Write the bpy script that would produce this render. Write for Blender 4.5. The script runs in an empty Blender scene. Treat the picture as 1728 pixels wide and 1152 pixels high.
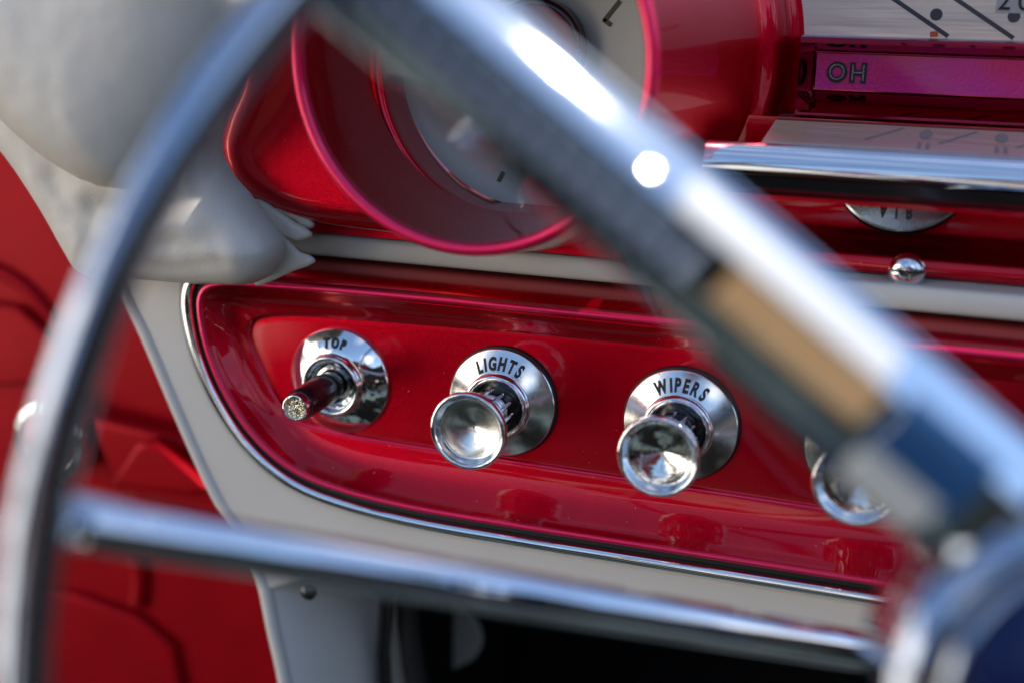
import bpy, bmesh, math, random
import numpy as np
from mathutils import Vector, Matrix, noise
from mathutils.geometry import delaunay_2d_cdt

random.seed(7)
SC = bpy.context.scene
COL = SC.collection
MM = 0.001

# ------------------------------------------------------------------ camera
CAM = Vector((150.578, -432.314, 147.322))
CR = Vector((0.9442546, 0.3285910, 0.0202759))
CU = Vector((-0.1048222, 0.2416962, 0.9646737))
CF = Vector((-0.3120825, 0.9130229, -0.2626664))
FPX = 2200.0

cd = bpy.data.cameras.new('camera')
co = bpy.data.objects.new('camera', cd)
COL.objects.link(co)
cd.sensor_width = 36.0
cd.lens = FPX / 1728 * 36.0
cd.clip_start = 0.005
cd.clip_end = 100.0
m = Matrix((CR, CU, -CF)).transposed().to_4x4()
m.translation = CAM * MM
co.matrix_world = m
cd.dof.use_dof = True
cd.dof.focus_distance = 0.466
cd.dof.aperture_fstop = 3.3
cd.dof.aperture_blades = 9
SC.camera = co

# ------------------------------------------------------------------ light
SUN_DIR = Vector((0.4884, 0.1246, 0.8637)).normalized()          # towards the sun
el = math.asin(SUN_DIR.z)
az = math.atan2(SUN_DIR.x, SUN_DIR.y)
w = bpy.data.worlds.new('World')
SC.world = w
w.use_nodes = True
nt = w.node_tree
nt.nodes.clear()


def N(t, **kw):
    n = nt.nodes.new(t)
    for k, v in kw.items():
        setattr(n, k, v)
    return n


def L(a, b):
    nt.links.new(a, b)


def mth(op, a, b=None, c=None):
    n = N('ShaderNodeMath', operation=op)
    for i, v in enumerate((a, b, c)):
        if v is None:
            continue
        if isinstance(v, (int, float)):
            n.inputs[i].default_value = v
        else:
            L(v, n.inputs[i])
    return n.outputs[0]


def ramp(fac, stops, interp='LINEAR'):
    n = N('ShaderNodeValToRGB')
    n.color_ramp.interpolation = interp
    e = n.color_ramp.elements
    while len(e) > 1:
        e.remove(e[0])
    e[0].position = stops[0][0]
    e[0].color = (*stops[0][1], 1)
    for p, c in stops[1:]:
        x = e.new(p)
        x.color = (*c, 1)
    L(fac, n.inputs[0])
    return n.outputs[0]


out = N('ShaderNodeOutputWorld')
tc = N('ShaderNodeTexCoord')
sep = N('ShaderNodeSeparateXYZ')
L(tc.outputs['Generated'], sep.inputs[0])
z = sep.outputs[2]
sky = N('ShaderNodeTexSky', sky_type='NISHITA')
sky.sun_disc = False
sky.dust_density = 0.15
sky.ozone_density = 2.0
sky.sun_elevation = el
sky.sun_rotation = az
bg_sky = N('ShaderNodeBackground')
L(sky.outputs[0], bg_sky.inputs[0])
bg_sky.inputs[1].default_value = 0.15
# clouds
nz = N('ShaderNodeTexNoise')
L(tc.outputs['Generated'], nz.inputs['Vector'])
nz.inputs['Scale'].default_value = 2.3
nz.inputs['Detail'].default_value = 6
cl = ramp(nz.outputs[0], [(0.57, (0, 0, 0)), (0.68, (1, 1, 1))])
bg_cl = N('ShaderNodeBackground')
bg_cl.inputs[0].default_value = (1.0, 0.98, 0.95, 1)
bg_cl.inputs[1].default_value = 1.5
mix1 = N('ShaderNodeMixShader')
# the clear, deep blue part of the sky lies behind the car, away from the sun
dtc = N('ShaderNodeVectorMath', operation='DOT_PRODUCT')
dtc.inputs[1].default_value = tuple(Vector((-0.36, -0.68, 0.64)).normalized())
L(tc.outputs['Generated'], dtc.inputs[0])
clear = ramp(dtc.outputs['Value'], [(0.72, (1, 1, 1)), (0.92, (0.12, 0.12, 0.12))])
L(mth('MULTIPLY', cl, clear), mix1.inputs[0])
L(bg_sky.outputs[0], mix1.inputs[1])
L(bg_cl.outputs[0], mix1.inputs[2])
# the street around the open car: a broken skyline of parked cars, trees, people
vo = N('ShaderNodeTexVoronoi')
mp = N('ShaderNodeMapping')
mp.inputs['Scale'].default_value = (5.0, 5.0, 9.0)
L(tc.outputs['Generated'], mp.inputs[0])
nw = N('ShaderNodeTexNoise')
nw.inputs['Scale'].default_value = 9.0
L(tc.outputs['Generated'], nw.inputs['Vector'])
mv = N('ShaderNodeMix', data_type='VECTOR')
mv.inputs[0].default_value = 0.28
L(mp.outputs[0], mv.inputs[4])
sc9 = N('ShaderNodeVectorMath', operation='SCALE')
sc9.inputs['Scale'].default_value = 9.0
L(nw.outputs['Color'], sc9.inputs[0])
L(sc9.outputs[0], mv.inputs[5])
L(mv.outputs[1], vo.inputs['Vector'])
vo.inputs['Scale'].default_value = 1.0
sv = N('ShaderNodeSeparateColor')
L(vo.outputs['Color'], sv.inputs[0])
street = ramp(sv.outputs[0], [(0.0, (0.010, 0.012, 0.014)), (0.22, (0.03, 0.06, 0.06)), (0.36, (0.16, 0.20, 0.21)),
                              (0.50, (0.02, 0.025, 0.03)), (0.60, (0.42, 0.40, 0.36)), (0.70, (0.10, 0.008, 0.012)),
                              (0.78, (0.9, 0.88, 0.84)), (0.86, (0.05, 0.10, 0.13)), (0.94, (0.28, 0.19, 0.11))], 'CONSTANT')
ground = ramp(mth('MULTIPLY_ADD', z, -1.0, 0.0), [(0.0, (0.06, 0.06, 0.055)), (0.30, (0.03, 0.028, 0.028)), (0.46, (0.10, 0.115, 0.11)), (1.0, (0.07, 0.08, 0.085))])
blot = ramp(sv.outputs[1], [(0.0, (0.06, 0.06, 0.06)), (0.30, (0.25, 0.28, 0.30)), (0.48, (1.0, 1.0, 1.0)), (0.66, (0.12, 0.10, 0.10)), (0.80, (1.3, 1.5, 1.5)), (0.92, (0.5, 0.18, 0.18))], 'CONSTANT')
mgb = N('ShaderNodeMix', data_type='RGBA', blend_type='MULTIPLY')
mgb.inputs[0].default_value = 1.0
L(ground, mgb.inputs[6])
L(blot, mgb.inputs[7])
ground = mgb.outputs[2]
gm = mth('GREATER_THAN', z, -0.16)
mg = N('ShaderNodeMix', data_type='RGBA')
L(gm, mg.inputs[0])
L(ground, mg.inputs[6])
L(street, mg.inputs[7])
bg_st = N('ShaderNodeBackground')
L(mg.outputs[2], bg_st.inputs[0])
bg_st.inputs[1].default_value = 1.0
n3 = N('ShaderNodeTexNoise')
L(tc.outputs['Generated'], n3.inputs['Vector'])
n3.inputs['Scale'].default_value = 4.0
n3w = mth('SUBTRACT', n3.outputs[0], 0.5)
sk = mth('MULTIPLY_ADD', n3.outputs[0], 0.7, -0.14)
isky = mth('GREATER_THAN', z, sk)
# a warm bright patch added at left as soft key light, in broken parts
flat = N('ShaderNodeVectorMath', operation='MULTIPLY')
flat.inputs[1].default_value = (1, 1, 0)
L(tc.outputs['Generated'], flat.inputs[0])
fl2 = N('ShaderNodeVectorMath', operation='NORMALIZE')
L(flat.outputs[0], fl2.inputs[0])
dt = N('ShaderNodeVectorMath', operation='DOT_PRODUCT')
dt.inputs[1].default_value = tuple(Vector((-0.90, -0.42, 0)).normalized())
L(fl2.outputs[0], dt.inputs[0])
azm = ramp(mth('MULTIPLY_ADD', n3w, 0.35, dt.outputs['Value']), [(0.83, (0, 0, 0)), (0.87, (1, 1, 1))])
zz = mth('ABSOLUTE', mth('ADD', z, -0.05))
elv = ramp(mth('MULTIPLY_ADD', n3w, 0.35, zz), [(0.33, (1, 1, 1)), (0.36, (0, 0, 0))])
sep9 = N('ShaderNodeSeparateColor')
L(vo.outputs['Color'], sep9.inputs[0])
holes = ramp(sep9.outputs[1], [(0.0, (0.06, 0.06, 0.06)), (0.22, (1, 1, 1)), (0.7, (0.6, 0.6, 0.6)), (0.85, (1, 1, 1))], 'CONSTANT')
fac = mth('MULTIPLY', mth('MULTIPLY', azm, elv), holes)
bg_f = N('ShaderNodeBackground')
bg_f.inputs[0].default_value = (1.0, 0.92, 0.81, 1)
bg_f.inputs[1].default_value = 2.6
mix3 = N('ShaderNodeMixShader')
mix2 = N('ShaderNodeMixShader')
L(isky, mix2.inputs[0])
L(bg_st.outputs[0], mix2.inputs[1])
L(mix1.outputs[0], mix2.inputs[2])
L(fac, mix3.inputs[0])
L(mix2.outputs[0], mix3.inputs[1])
L(bg_f.outputs[0], mix3.inputs[2])
L(mix3.outputs[0], out.inputs[0])

sd = bpy.data.lights.new('sun', 'SUN')
sd.energy = 3.0
sd.angle = math.radians(0.6)
sd.color = (1.0, 0.95, 0.87)
so = bpy.data.objects.new('sun', sd)
COL.objects.link(so)
so.rotation_euler = SUN_DIR.to_track_quat('Z', 'Y').to_euler()
so.location = SUN_DIR * 3

SC.view_settings.view_transform = 'Standard'
SC.view_settings.look = 'None'
SC.view_settings.exposure = 0.48
SC.view_settings.gamma = 1.0
SC.view_settings.use_curve_mapping = False
SC.render.engine = 'CYCLES'
SC.cycles.use_denoising = True
SC.cycles.max_bounces = 10
SC.cycles.glossy_bounces = 6
SC.cycles.sample_clamp_indirect = 6.0
SC.cycles.caustics_reflective = False
SC.cycles.caustics_refractive = False


# ------------------------------------------------------------------ helpers
def ray(px, py):
    return CF + CR * ((px - 864) / FPX) - CU * ((py - 576) / FPX)


def at(px, py, y):
    """Point of the plane y = const (mm) seen at a photo pixel."""
    d = ray(px, py)
    return CAM + d * ((y - CAM.y) / d.y)


def xz(pts, y):
    r = []
    for p in pts:
        v = at(p[0], p[1], y)
        r.append((v.x, v.z))
    return r


def lib(name, base=(0.8, 0.8, 0.8), rough=0.5, metal=0.0, coat=0.0, coat_rough=0.03, aniso=0.0, bump=0.0, bump_scale=300.0,
        vary=None, vary_scale=60.0, spec=0.5, rvary=0.0, detail=4.0, flakes=None, stretch=None, dust=None):
    mt = bpy.data.materials.new(name)
    mt.use_nodes = True
    t = mt.node_tree
    b = t.nodes['Principled BSDF']
    b.inputs['Base Color'].default_value = (*base, 1)
    b.inputs['Roughness'].default_value = rough
    b.inputs['Metallic'].default_value = metal
    b.inputs['Coat Weight'].default_value = coat
    b.inputs['Coat Roughness'].default_value = coat_rough
    b.inputs['Specular IOR Level'].default_value = spec
    c = t.nodes.new('ShaderNodeTexCoord')
    if aniso:
        b.inputs['Anisotropic'].default_value = aniso
        tg = t.nodes.new('ShaderNodeTangent')
        tg.direction_type = 'RADIAL'
        tg.axis = 'Y'
        t.links.new(tg.outputs[0], b.inputs['Tangent'])
    if vary or rvary:
        n = t.nodes.new('ShaderNodeTexNoise')
        n.inputs['Scale'].default_value = vary_scale
        n.inputs['Detail'].default_value = detail
        if stretch:
            sm = t.nodes.new('ShaderNodeMapping')
            sm.inputs['Scale'].default_value = stretch
            t.links.new(c.outputs['Object'], sm.inputs[0])
            t.links.new(sm.outputs[0], n.inputs['Vector'])
        else:
            t.links.new(c.outputs['Object'], n.inputs['Vector'])
        if vary:
            r = t.nodes.new('ShaderNodeValToRGB')
            r.color_ramp.elements[0].position = 0.32
            r.color_ramp.elements[1].position = 0.68
            r.color_ramp.elements[0].color = (*base, 1)
            r.color_ramp.elements[1].color = (*vary, 1)
            t.links.new(n.outputs[0], r.inputs[0])
            t.links.new(r.outputs[0], b.inputs['Base Color'])
        if rvary:
            q = t.nodes.new('ShaderNodeMapRange')
            q.inputs['From Min'].default_value = 0.3
            q.inputs['From Max'].default_value = 0.75
            q.inputs['To Min'].default_value = rough
            q.inputs['To Max'].default_value = rough + rvary
            t.links.new(n.outputs[0], q.inputs[0])
            t.links.new(q.outputs[0], b.inputs['Roughness'])
    if flakes:
        v = t.nodes.new('ShaderNodeTexVoronoi')
        v.inputs['Scale'].default_value = flakes[0]
        t.links.new(c.outputs['Object'], v.inputs['Vector'])
        g = t.nodes.new('ShaderNodeNewGeometry')
        mx = t.nodes.new('ShaderNodeMix')
        mx.data_type = 'VECTOR'
        mx.inputs[0].default_value = flakes[1]
        s = t.nodes.new('ShaderNodeVectorMath')
        s.operation = 'MULTIPLY_ADD'
        s.inputs[1].default_value = (2, 2, 2)
        s.inputs[2].default_value = (-1, -1, -1)
        t.links.new(v.outputs['Color'], s.inputs[0])
        t.links.new(g.outputs['Normal'], mx.inputs[4])
        t.links.new(s.outputs[0], mx.inputs[5])
        nn = t.nodes.new('ShaderNodeVectorMath')
        nn.operation = 'NORMALIZE'
        t.links.new(mx.outputs[1], nn.inputs[0])
        t.links.new(nn.outputs[0], b.inputs['Normal'])
    if dust:
        dv_ = t.nodes.new('ShaderNodeTexVoronoi')
        dv_.inputs['Scale'].default_value = dust[0]
        t.links.new(c.outputs['Object'], dv_.inputs['Vector'])
        lt = t.nodes.new('ShaderNodeMath')
        lt.operation = 'LESS_THAN'
        lt.inputs[1].default_value = dust[1]
        t.links.new(dv_.outputs['Distance'], lt.inputs[0])
        sc_n = t.nodes.new('ShaderNodeSeparateColor')
        t.links.new(dv_.outputs['Color'], sc_n.inputs[0])
        l2 = t.nodes.new('ShaderNodeMath')
        l2.operation = 'LESS_THAN'
        l2.inputs[1].default_value = dust[2]
        t.links.new(sc_n.outputs[0], l2.inputs[0])
        mu = t.nodes.new('ShaderNodeMath')
        mu.operation = 'MULTIPLY'
        t.links.new(lt.outputs[0], mu.inputs[0])
        t.links.new(l2.outputs[0], mu.inputs[1])
        mc = t.nodes.new('ShaderNodeMix')
        mc.data_type = 'RGBA'
        t.links.new(mu.outputs[0], mc.inputs[0])
        prev_l = b.inputs['Base Color'].links
        if prev_l:
            t.links.new(prev_l[0].from_socket, mc.inputs[6])
        else:
            mc.inputs[6].default_value = (*base, 1)
        mc.inputs[7].default_value = (*dust[3], 1)
        t.links.new(mc.outputs[2], b.inputs['Base Color'])
    if bump:
        n2 = t.nodes.new('ShaderNodeTexNoise')
        n2.inputs['Scale'].default_value = bump_scale
        n2.inputs['Detail'].default_value = 5
        t.links.new(c.outputs['Object'], n2.inputs['Vector'])
        bp = t.nodes.new('ShaderNodeBump')
        bp.inputs['Strength'].default_value = bump
        bp.inputs['Distance'].default_value = 0.0006
        t.links.new(n2.outputs[0], bp.inputs['Height'])
        t.links.new(bp.outputs[0], b.inputs['Normal'])
    return mt


RED = lib('candy_red_paint', (0.60, 0.0006, 0.014), 0.38, 0.97, 0.72, 0.012, vary=(0.68, 0.0008, 0.020), vary_scale=1500, flakes=(5200, 0.07), dust=(420, 0.07, 0.10, (0.75, 0.42, 0.40)))
EDGE_GLEAM = lib('candy_edge_gleam', (0.88, 0.012, 0.11), 0.44, 0.85, 0.8, 0.03)  # pink highlight of the raised edges, put into the base colour
RED_DOOR = lib('red_door_paint', (0.34, 0.0005, 0.006), 0.42, 0.35, 0.05, 0.2, spec=0.08, vary=(0.40, 0.001, 0.008), vary_scale=40)
CANDY_DARK = lib('smooth_candy_red', (0.34, 0.001, 0.022), 0.07, 1.0, 0.5, 0.02)
MAGENTA = lib('bright_channel_paint', (0.58, 0.006, 0.34), 0.40, 0.6, 0.5, 0.08, bump=0.5, bump_scale=700, vary=(0.66, 0.006, 0.12), vary_scale=45)
CREAM = lib('cream_paint', (0.73, 0.685, 0.63), 0.38, 0.0, 0.12, 0.1, vary=(0.77, 0.72, 0.66), vary_scale=25)
VINYL = lib('white_vinyl', (0.80, 0.745, 0.665), 0.46, 0.0, 0.0, bump=0.22, bump_scale=1300, vary=(0.76, 0.70, 0.62), vary_scale=45)
CHROME = lib('chrome', (0.86, 0.87, 0.88), 0.015, 1.0, rvary=0.03, vary_scale=220)
RIBBED = lib('ribs_slate_reflection', (0.075, 0.12, 0.21), 0.24, 0.5, 0.5, 0.08)  # slate base stands in for the dark blue reflection on the ribs
SPOKE_CHROME = lib('spoke_chrome', (0.84, 0.89, 0.92), 0.03, 1.0, rvary=0.03, vary_scale=120)
RIM_CHROME = lib('rim_chrome', (0.44, 0.49, 0.59), 0.04, 1.0, rvary=0.05, vary_scale=90)
BAR_CHROME = lib('bar_chrome', (0.70, 0.73, 0.78), 0.03, 1.0, rvary=0.04, vary_scale=150)
CHROME_SOFT = lib('worn_chrome', (0.82, 0.84, 0.86), 0.05, 1.0, rvary=0.08, vary_scale=90)
SPUN = lib('spun_metal', (0.86, 0.85, 0.83), 0.12, 1.0, aniso=0.9, rvary=0.05, vary_scale=900, dust=(600, 0.14, 0.10, (0.06, 0.05, 0.05)))
STEEL = lib('brushed_dial_metal', (0.64, 0.62, 0.63), 0.30, 1.0, rvary=0.12, vary_scale=1400, stretch=(0.02, 1.0, 1.0), vary=(0.56, 0.545, 0.555))
DIAL = lib('white_dial', (0.76, 0.71, 0.65), 0.45, 0.0, 0.0, 0.05, vary=(0.70, 0.66, 0.62), vary_scale=40)
BLACK = lib('black_plastic', (0.010, 0.009, 0.011), 0.22, 0.0, 0.4, 0.05)
RUBBER = lib('black_rubber', (0.008, 0.008, 0.009), 0.55, bump=0.2, bump_scale=900)
VOID = lib('underdash_black', (0.0025, 0.0025, 0.003), 0.9, spec=0.1)  # near-black base carries the darkness under the dash
INK = lib('black_ink', (0.012, 0.013, 0.017), 0.55)
OLIVE = lib('olive_ink', (0.10, 0.085, 0.045), 0.5)
GREY_INK = lib('grey_ink', (0.05, 0.055, 0.075), 0.4)
ORANGE = lib('orange_needle_paint', (0.75, 0.12, 0.05), 0.4)
PAPER = lib('number_tab', (0.46, 0.43, 0.44), 0.35)
NAVY = lib('navy_enamel', (0.002, 0.007, 0.05), 0.30, 0.0, 0.08, 0.06, spec=0.2)
BLUE = lib('blue_reflection_paint', (0.03, 0.11, 0.27), 0.22, 0.2, 0.6, 0.05)  # colour of a blue reflection on the chrome spoke
BROWN = lib('brown_gasket', (0.11, 0.065, 0.035), 0.5)
TAN = lib('tan_reflection', (0.92, 0.56, 0.27), 0.4, 0.0, 0.15, 0.1, vary=(0.88, 0.50, 0.22), vary_scale=90)  # colour of a tan reflection on the chrome spoke
WHITE_REFL = lib('white_reflection', (0.80, 0.78, 0.75), 0.3, 0.0, 0.3, 0.1)  # colour of a white reflection on the chrome spoke
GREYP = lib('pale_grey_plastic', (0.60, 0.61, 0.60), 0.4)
DIM = lib('mid_grey_paint', (0.30, 0.29, 0.27), 0.6)  # one even mid grey for the bracket plate
DULL = lib('dull_nickel', (0.46, 0.52, 0.53), 0.20, 1.0, rvary=0.12, vary_scale=400, vary=(0.34, 0.41, 0.42))
LETTER = lib('letter_metal', (0.22, 0.20, 0.23), 0.25, 0.9, bump=0.5, bump_scale=900)
GLIT = lib('gold_glitter', (0.75, 0.58, 0.22), 0.22, 1.0, vary=(0.95, 0.92, 0.80), vary_scale=2600, flakes=(3200, 0.6), coat=0.5)


def link(name, me, mat, parent=None):
    o = bpy.data.objects.new(name, me)
    COL.objects.link(o)
    if mat is not None:
        me.materials.append(mat)
    if parent is not None:
        o.parent = parent
    return o


def finish(bm, angle=38.0):
    bmesh.ops.recalc_face_normals(bm, faces=bm.faces[:])
    me = bpy.data.meshes.new('mesh')
    bm.to_mesh(me)
    bm.free()
    me.polygons.foreach_set('use_smooth', [True] * len(me.polygons))
    me.set_sharp_from_angle(angle=math.radians(angle))
    return me


def obj(name, bm, mat, parent=None, angle=38.0):
    return link(name, finish(bm, angle), mat, parent)


def thing(name, label, cat, loc=(0, 0, 0), group=None):
    o = bpy.data.objects.new(name, None)
    COL.objects.link(o)
    o.location = Vector(loc) * MM
    o.empty_display_size = 0.01
    tag(o, label, cat, group)
    return o


def tag(o, label, cat, group=None):
    o['label'] = label
    o['category'] = cat
    if group:
        o['group'] = group
    return o


def lathe(bm, prof, n=96, mat=None, close=False):
    """prof: (r, h) in mm around local +Z."""
    mat = mat or Matrix.Identity(4)
    rings = []
    for r, h in prof:
        if r < 1e-6:
            rings.append([bm.verts.new(mat @ (Vector((0, 0, h)) * MM))])
        else:
            rings.append([bm.verts.new(mat @ (Vector((r * math.cos(2 * math.pi * i / n), r * math.sin(2 * math.pi * i / n), h)) * MM)) for i in range(n)])
    pairs = list(zip(rings, rings[1:]))
    if close:
        pairs.append((rings[-1], rings[0]))
    for a, b in pairs:
        for i in range(n):
            j = (i + 1) % n
            if len(a) == 1 and len(b) == 1:
                continue
            if len(a) == 1:
                bm.faces.new((a[0], b[i], b[j]))
            elif len(b) == 1:
                bm.faces.new((a[i], a[j], b[0]))
            else:
                bm.faces.new((a[i], a[j], b[j], b[i]))
    return bm


def arc(cx, cy, r, a0, a1, n=6):
    return [(cx + r * math.cos(math.radians(a0 + (a1 - a0) * i / n)), cy + r * math.sin(math.radians(a0 + (a1 - a0) * i / n))) for i in range(n + 1)]


def tube(bm, pts, rad, n=16, caps=True, sq=1.0, up=None):
    """Tube through 3D points (mm). rad: number or list; sq squashes along the second axis."""
    P = [Vector(p) for p in pts]
    rads = rad if isinstance(rad, (list, tuple)) else [rad] * len(P)
    rings = []
    prev = None
    for i, p in enumerate(P):
        d = (P[min(i + 1, len(P) - 1)] - P[max(i - 1, 0)]).normalized()
        if prev is None:
            a = Vector(up) if up is not None else (Vector((0, 0, 1)) if abs(d.z) < 0.9 else Vector((0, 1, 0)))
        else:
            a = prev
        a = (a - d * a.dot(d)).normalized()
        b = d.cross(a)
        prev = a
        rings.append([bm.verts.new((p + (a * math.cos(t) + b * math.sin(t) * sq) * rads[i]) * MM) for t in [2 * math.pi * k / n for k in range(n)]])
    for a, b in zip(rings, rings[1:]):
        for i in range(n):
            j = (i + 1) % n
            bm.faces.new((a[i], a[j], b[j], b[i]))
    if caps:
        bm.faces.new(rings[0][::-1])
        bm.faces.new(rings[-1])
    return bm


def section_sweep(bm, frames, sec, closed_sec=True, caps=True):
    """frames: list of (origin, e, n) ; sec: list of (a, b) in mm."""
    rings = [[bm.verts.new((o + e * a + nn * b) * MM) for a, b in sec] for o, e, nn in frames]
    k = len(sec)
    for a, b in zip(rings, rings[1:]):
        for i in range(k if closed_sec else k - 1):
            j = (i + 1) % k
            bm.faces.new((a[i], a[j], b[j], b[i]))
    if caps and closed_sec:
        bm.faces.new(rings[0][::-1])
        bm.faces.new(rings[-1])
    return bm


def extrude_x(bm, prof, x0, x1, closed=True, nx=1):
    fr = [(Vector((x0 + (x1 - x0) * i / nx, 0, 0)), Vector((0, 1, 0)), Vector((0, 0, 1))) for i in range(nx + 1)]
    return section_sweep(bm, fr, prof, closed, True)


def spline(pts, n, closed=False):
    """Catmull-Rom through 2D/3D points, n samples spaced evenly by length."""
    P = np.array(pts, float)
    if closed:
        Q = np.vstack([P[-1], P, P[0], P[1]])
    else:
        Q = np.vstack([2 * P[0] - P[1], P, 2 * P[-1] - P[-2]])
    o = []
    for i in range(1, len(Q) - 2):
        p0, p1, p2, p3 = Q[i - 1], Q[i], Q[i + 1], Q[i + 2]
        t0 = 0.0
        t1 = t0 + max(np.linalg.norm(p1 - p0), 1e-6) ** .5
        t2 = t1 + max(np.linalg.norm(p2 - p1), 1e-6) ** .5
        t3 = t2 + max(np.linalg.norm(p3 - p2), 1e-6) ** .5
        for t in np.linspace(t1, t2, 24, endpoint=False):
            a1 = (t1 - t) / (t1 - t0) * p0 + (t - t0) / (t1 - t0) * p1
            a2 = (t2 - t) / (t2 - t1) * p1 + (t - t1) / (t2 - t1) * p2
            a3 = (t3 - t) / (t3 - t2) * p2 + (t - t2) / (t3 - t2) * p3
            b1 = (t2 - t) / (t2 - t0) * a1 + (t - t0) / (t2 - t0) * a2
            b2 = (t3 - t) / (t3 - t1) * a2 + (t - t1) / (t3 - t1) * a3
            o.append((t2 - t) / (t2 - t1) * b1 + (t - t1) / (t2 - t1) * b2)
    o.append(Q[-2])
    o = np.array(o)
    s = np.r_[0, np.cumsum(np.linalg.norm(np.diff(o, axis=0), axis=1))]
    u = np.linspace(0, s[-1], n + 1 if closed else n)
    if closed:
        u = u[:-1]
    return np.stack([np.interp(u, s, o[:, k]) for k in range(o.shape[1])], 1)


def curve_mesh(polys, extrude, bevel=0.0, res=5):
    cu = bpy.data.curves.new('c', 'CURVE')
    cu.dimensions = '2D'
    cu.fill_mode = 'BOTH'
    cu.extrude = extrude * MM
    cu.bevel_depth = bevel * MM
    cu.bevel_resolution = res
    cu.offset = -bevel * MM
    for pts in polys:
        s = cu.splines.new('POLY')
        s.points.add(len(pts) - 1)
        for p, q in zip(s.points, pts):
            p.co = (q[0] * MM, q[1] * MM, 0, 1)
        s.use_cyclic_u = True
    o = bpy.data.objects.new('c', cu)
    COL.objects.link(o)
    dg = bpy.context.evaluated_depsgraph_get()
    me = bpy.data.meshes.new_from_object(o.evaluated_get(dg))
    bpy.data.objects.remove(o)
    bpy.data.curves.remove(cu)
    return me


def slab(name, pts, y_front, depth, bevel, mat, parent=None, res=5):
    """Rounded plate standing in the XZ plane: outline pts (x, z) mm, front face at y_front."""
    me = curve_mesh([pts], max(depth / 2 - bevel, 0.01), bevel, res)
    me.transform(Matrix.Translation((0, (y_front + depth / 2) * MM, 0)) @ Matrix.Rotation(math.pi / 2, 4, 'X'))
    bm = bmesh.new()
    bm.from_mesh(me)
    bpy.data.meshes.remove(me)
    bmesh.ops.remove_doubles(bm, verts=bm.verts[:], dist=1e-6)
    o = obj(name, bm, mat, parent, 60)
    md = o.modifiers.new('wn', 'WEIGHTED_NORMAL')
    md.keep_sharp = True
    md.weight = 100
    return o


def dist_to(P, poly):
    A = np.array(poly)
    B = np.roll(A, -1, 0)
    d = np.full(len(P), 1e9)
    for a, b in zip(A, B):
        ab = b - a
        t = np.clip(((P - a) @ ab) / max(ab @ ab, 1e-9), 0, 1)
        d = np.minimum(d, np.linalg.norm(P - (a + t[:, None] * ab), axis=1))
    return d


def inside(P, poly):
    A = np.array(poly)
    B = np.roll(A, -1, 0)
    c = np.zeros(len(P), bool)
    for a, b in zip(A, B):
        k = (a[1] > P[:, 1]) != (b[1] > P[:, 1])
        xx = a[0] + (P[:, 1] - a[1]) * (b[0] - a[0]) / (b[1] - a[1] + 1e-12)
        c ^= k & (P[:, 0] < xx)
    return c


def pillow(name, poly, y_base, height, radius, mat, parent=None, step=2.0, back=6.0, shape=None, wr=0.0):
    """A stuffed sheet: outline (x, z) mm swelling towards -Y, closed behind."""
    poly = np.array(poly)
    n = max(40, int(sum(np.linalg.norm(np.roll(poly, -1, 0) - poly, axis=1)) / step))
    poly = spline(poly, n, True)
    lo, hi = poly.min(0), poly.max(0)
    g = []
    k = 0
    for a in np.arange(lo[1], hi[1], step * 0.87):
        off = step / 2 if k % 2 else 0
        k += 1
        for b in np.arange(lo[0] + off, hi[0], step):
            g.append((b, a))
    g = np.array(g)
    g = g[inside(g, poly)]
    g = g[dist_to(g, poly) > step * 0.6]
    P = np.vstack([poly, g])
    vs, es, fs, *_ = delaunay_2d_cdt([Vector(p) for p in P], [(i, (i + 1) % n) for i in range(n)], [], 1, 1e-4)
    Q = np.array([tuple(v) for v in vs])
    d = dist_to(Q, poly)
    s = np.clip(d / radius, 0, 1)
    h = height * np.sqrt(np.clip(1 - (1 - s) ** 2, 0, 1))
    bm = bmesh.new()
    front = []
    for i, p in enumerate(Q):
        y = y_base - h[i]
        if shape:
            y += shape(p[0], p[1], s[i])
        if wr:
            q = Vector((p[0], p[1], 0))
            y += wr * min(1, s[i] * 2) * (noise.noise(q * 0.06) + 0.5 * noise.noise(q * 0.15 + Vector((9, 3, 1))) + 0.22 * noise.noise(Vector((p[0] * 0.12, p[1] * 0.6, 4))))
        front.append(bm.verts.new((p[0] * MM, y * MM, p[1] * MM)))
    for f in fs:
        try:
            bm.faces.new([front[i] for i in f])
        except ValueError:
            pass
    be = [e for e in bm.edges if len(e.link_faces) == 1]
    r = bmesh.ops.extrude_edge_only(bm, edges=be)
    nv = [v for v in r['geom'] if isinstance(v, bmesh.types.BMVert)]
    for v in nv:
        v.co.y += back * MM
    be = [e for e in r['geom'] if isinstance(e, bmesh.types.BMEdge) and len(e.link_faces) == 1]
    bmesh.ops.holes_fill(bm, edges=be, sides=0)
    return obj(name, bm, mat, parent, 70)


def glyphs(text, size, xs=0.8, weight=0.0, depth=0.12, mirror_y=False):
    """Flat letter meshes of the built-in font, centred; list of (mesh, x position, width)."""
    res = []
    x = 0
    for ch in text:
        cu = bpy.data.curves.new('t', 'FONT')
        cu.body = ch
        cu.size = size * MM
        cu.extrude = depth * MM
        cu.offset = weight * MM
        cu.resolution_u = 6
        o = bpy.data.objects.new('t', cu)
        COL.objects.link(o)
        dg = bpy.context.evaluated_depsgraph_get()
        me = bpy.data.meshes.new_from_object(o.evaluated_get(dg))
        bpy.data.objects.remove(o)
        bpy.data.curves.remove(cu)
        c = np.array([tuple(v.co) for v in me.vertices])
        lo, hi = c[:, 0].min(), c[:, 0].max()
        wd = (hi - lo) / MM * xs
        me.transform(Matrix.Translation((-(hi + lo) / 2, 0, 0)))
        me.transform(Matrix.Diagonal((xs, -1 if mirror_y else 1, 1, 1)))
        res.append([me, wd])
    return res


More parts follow.
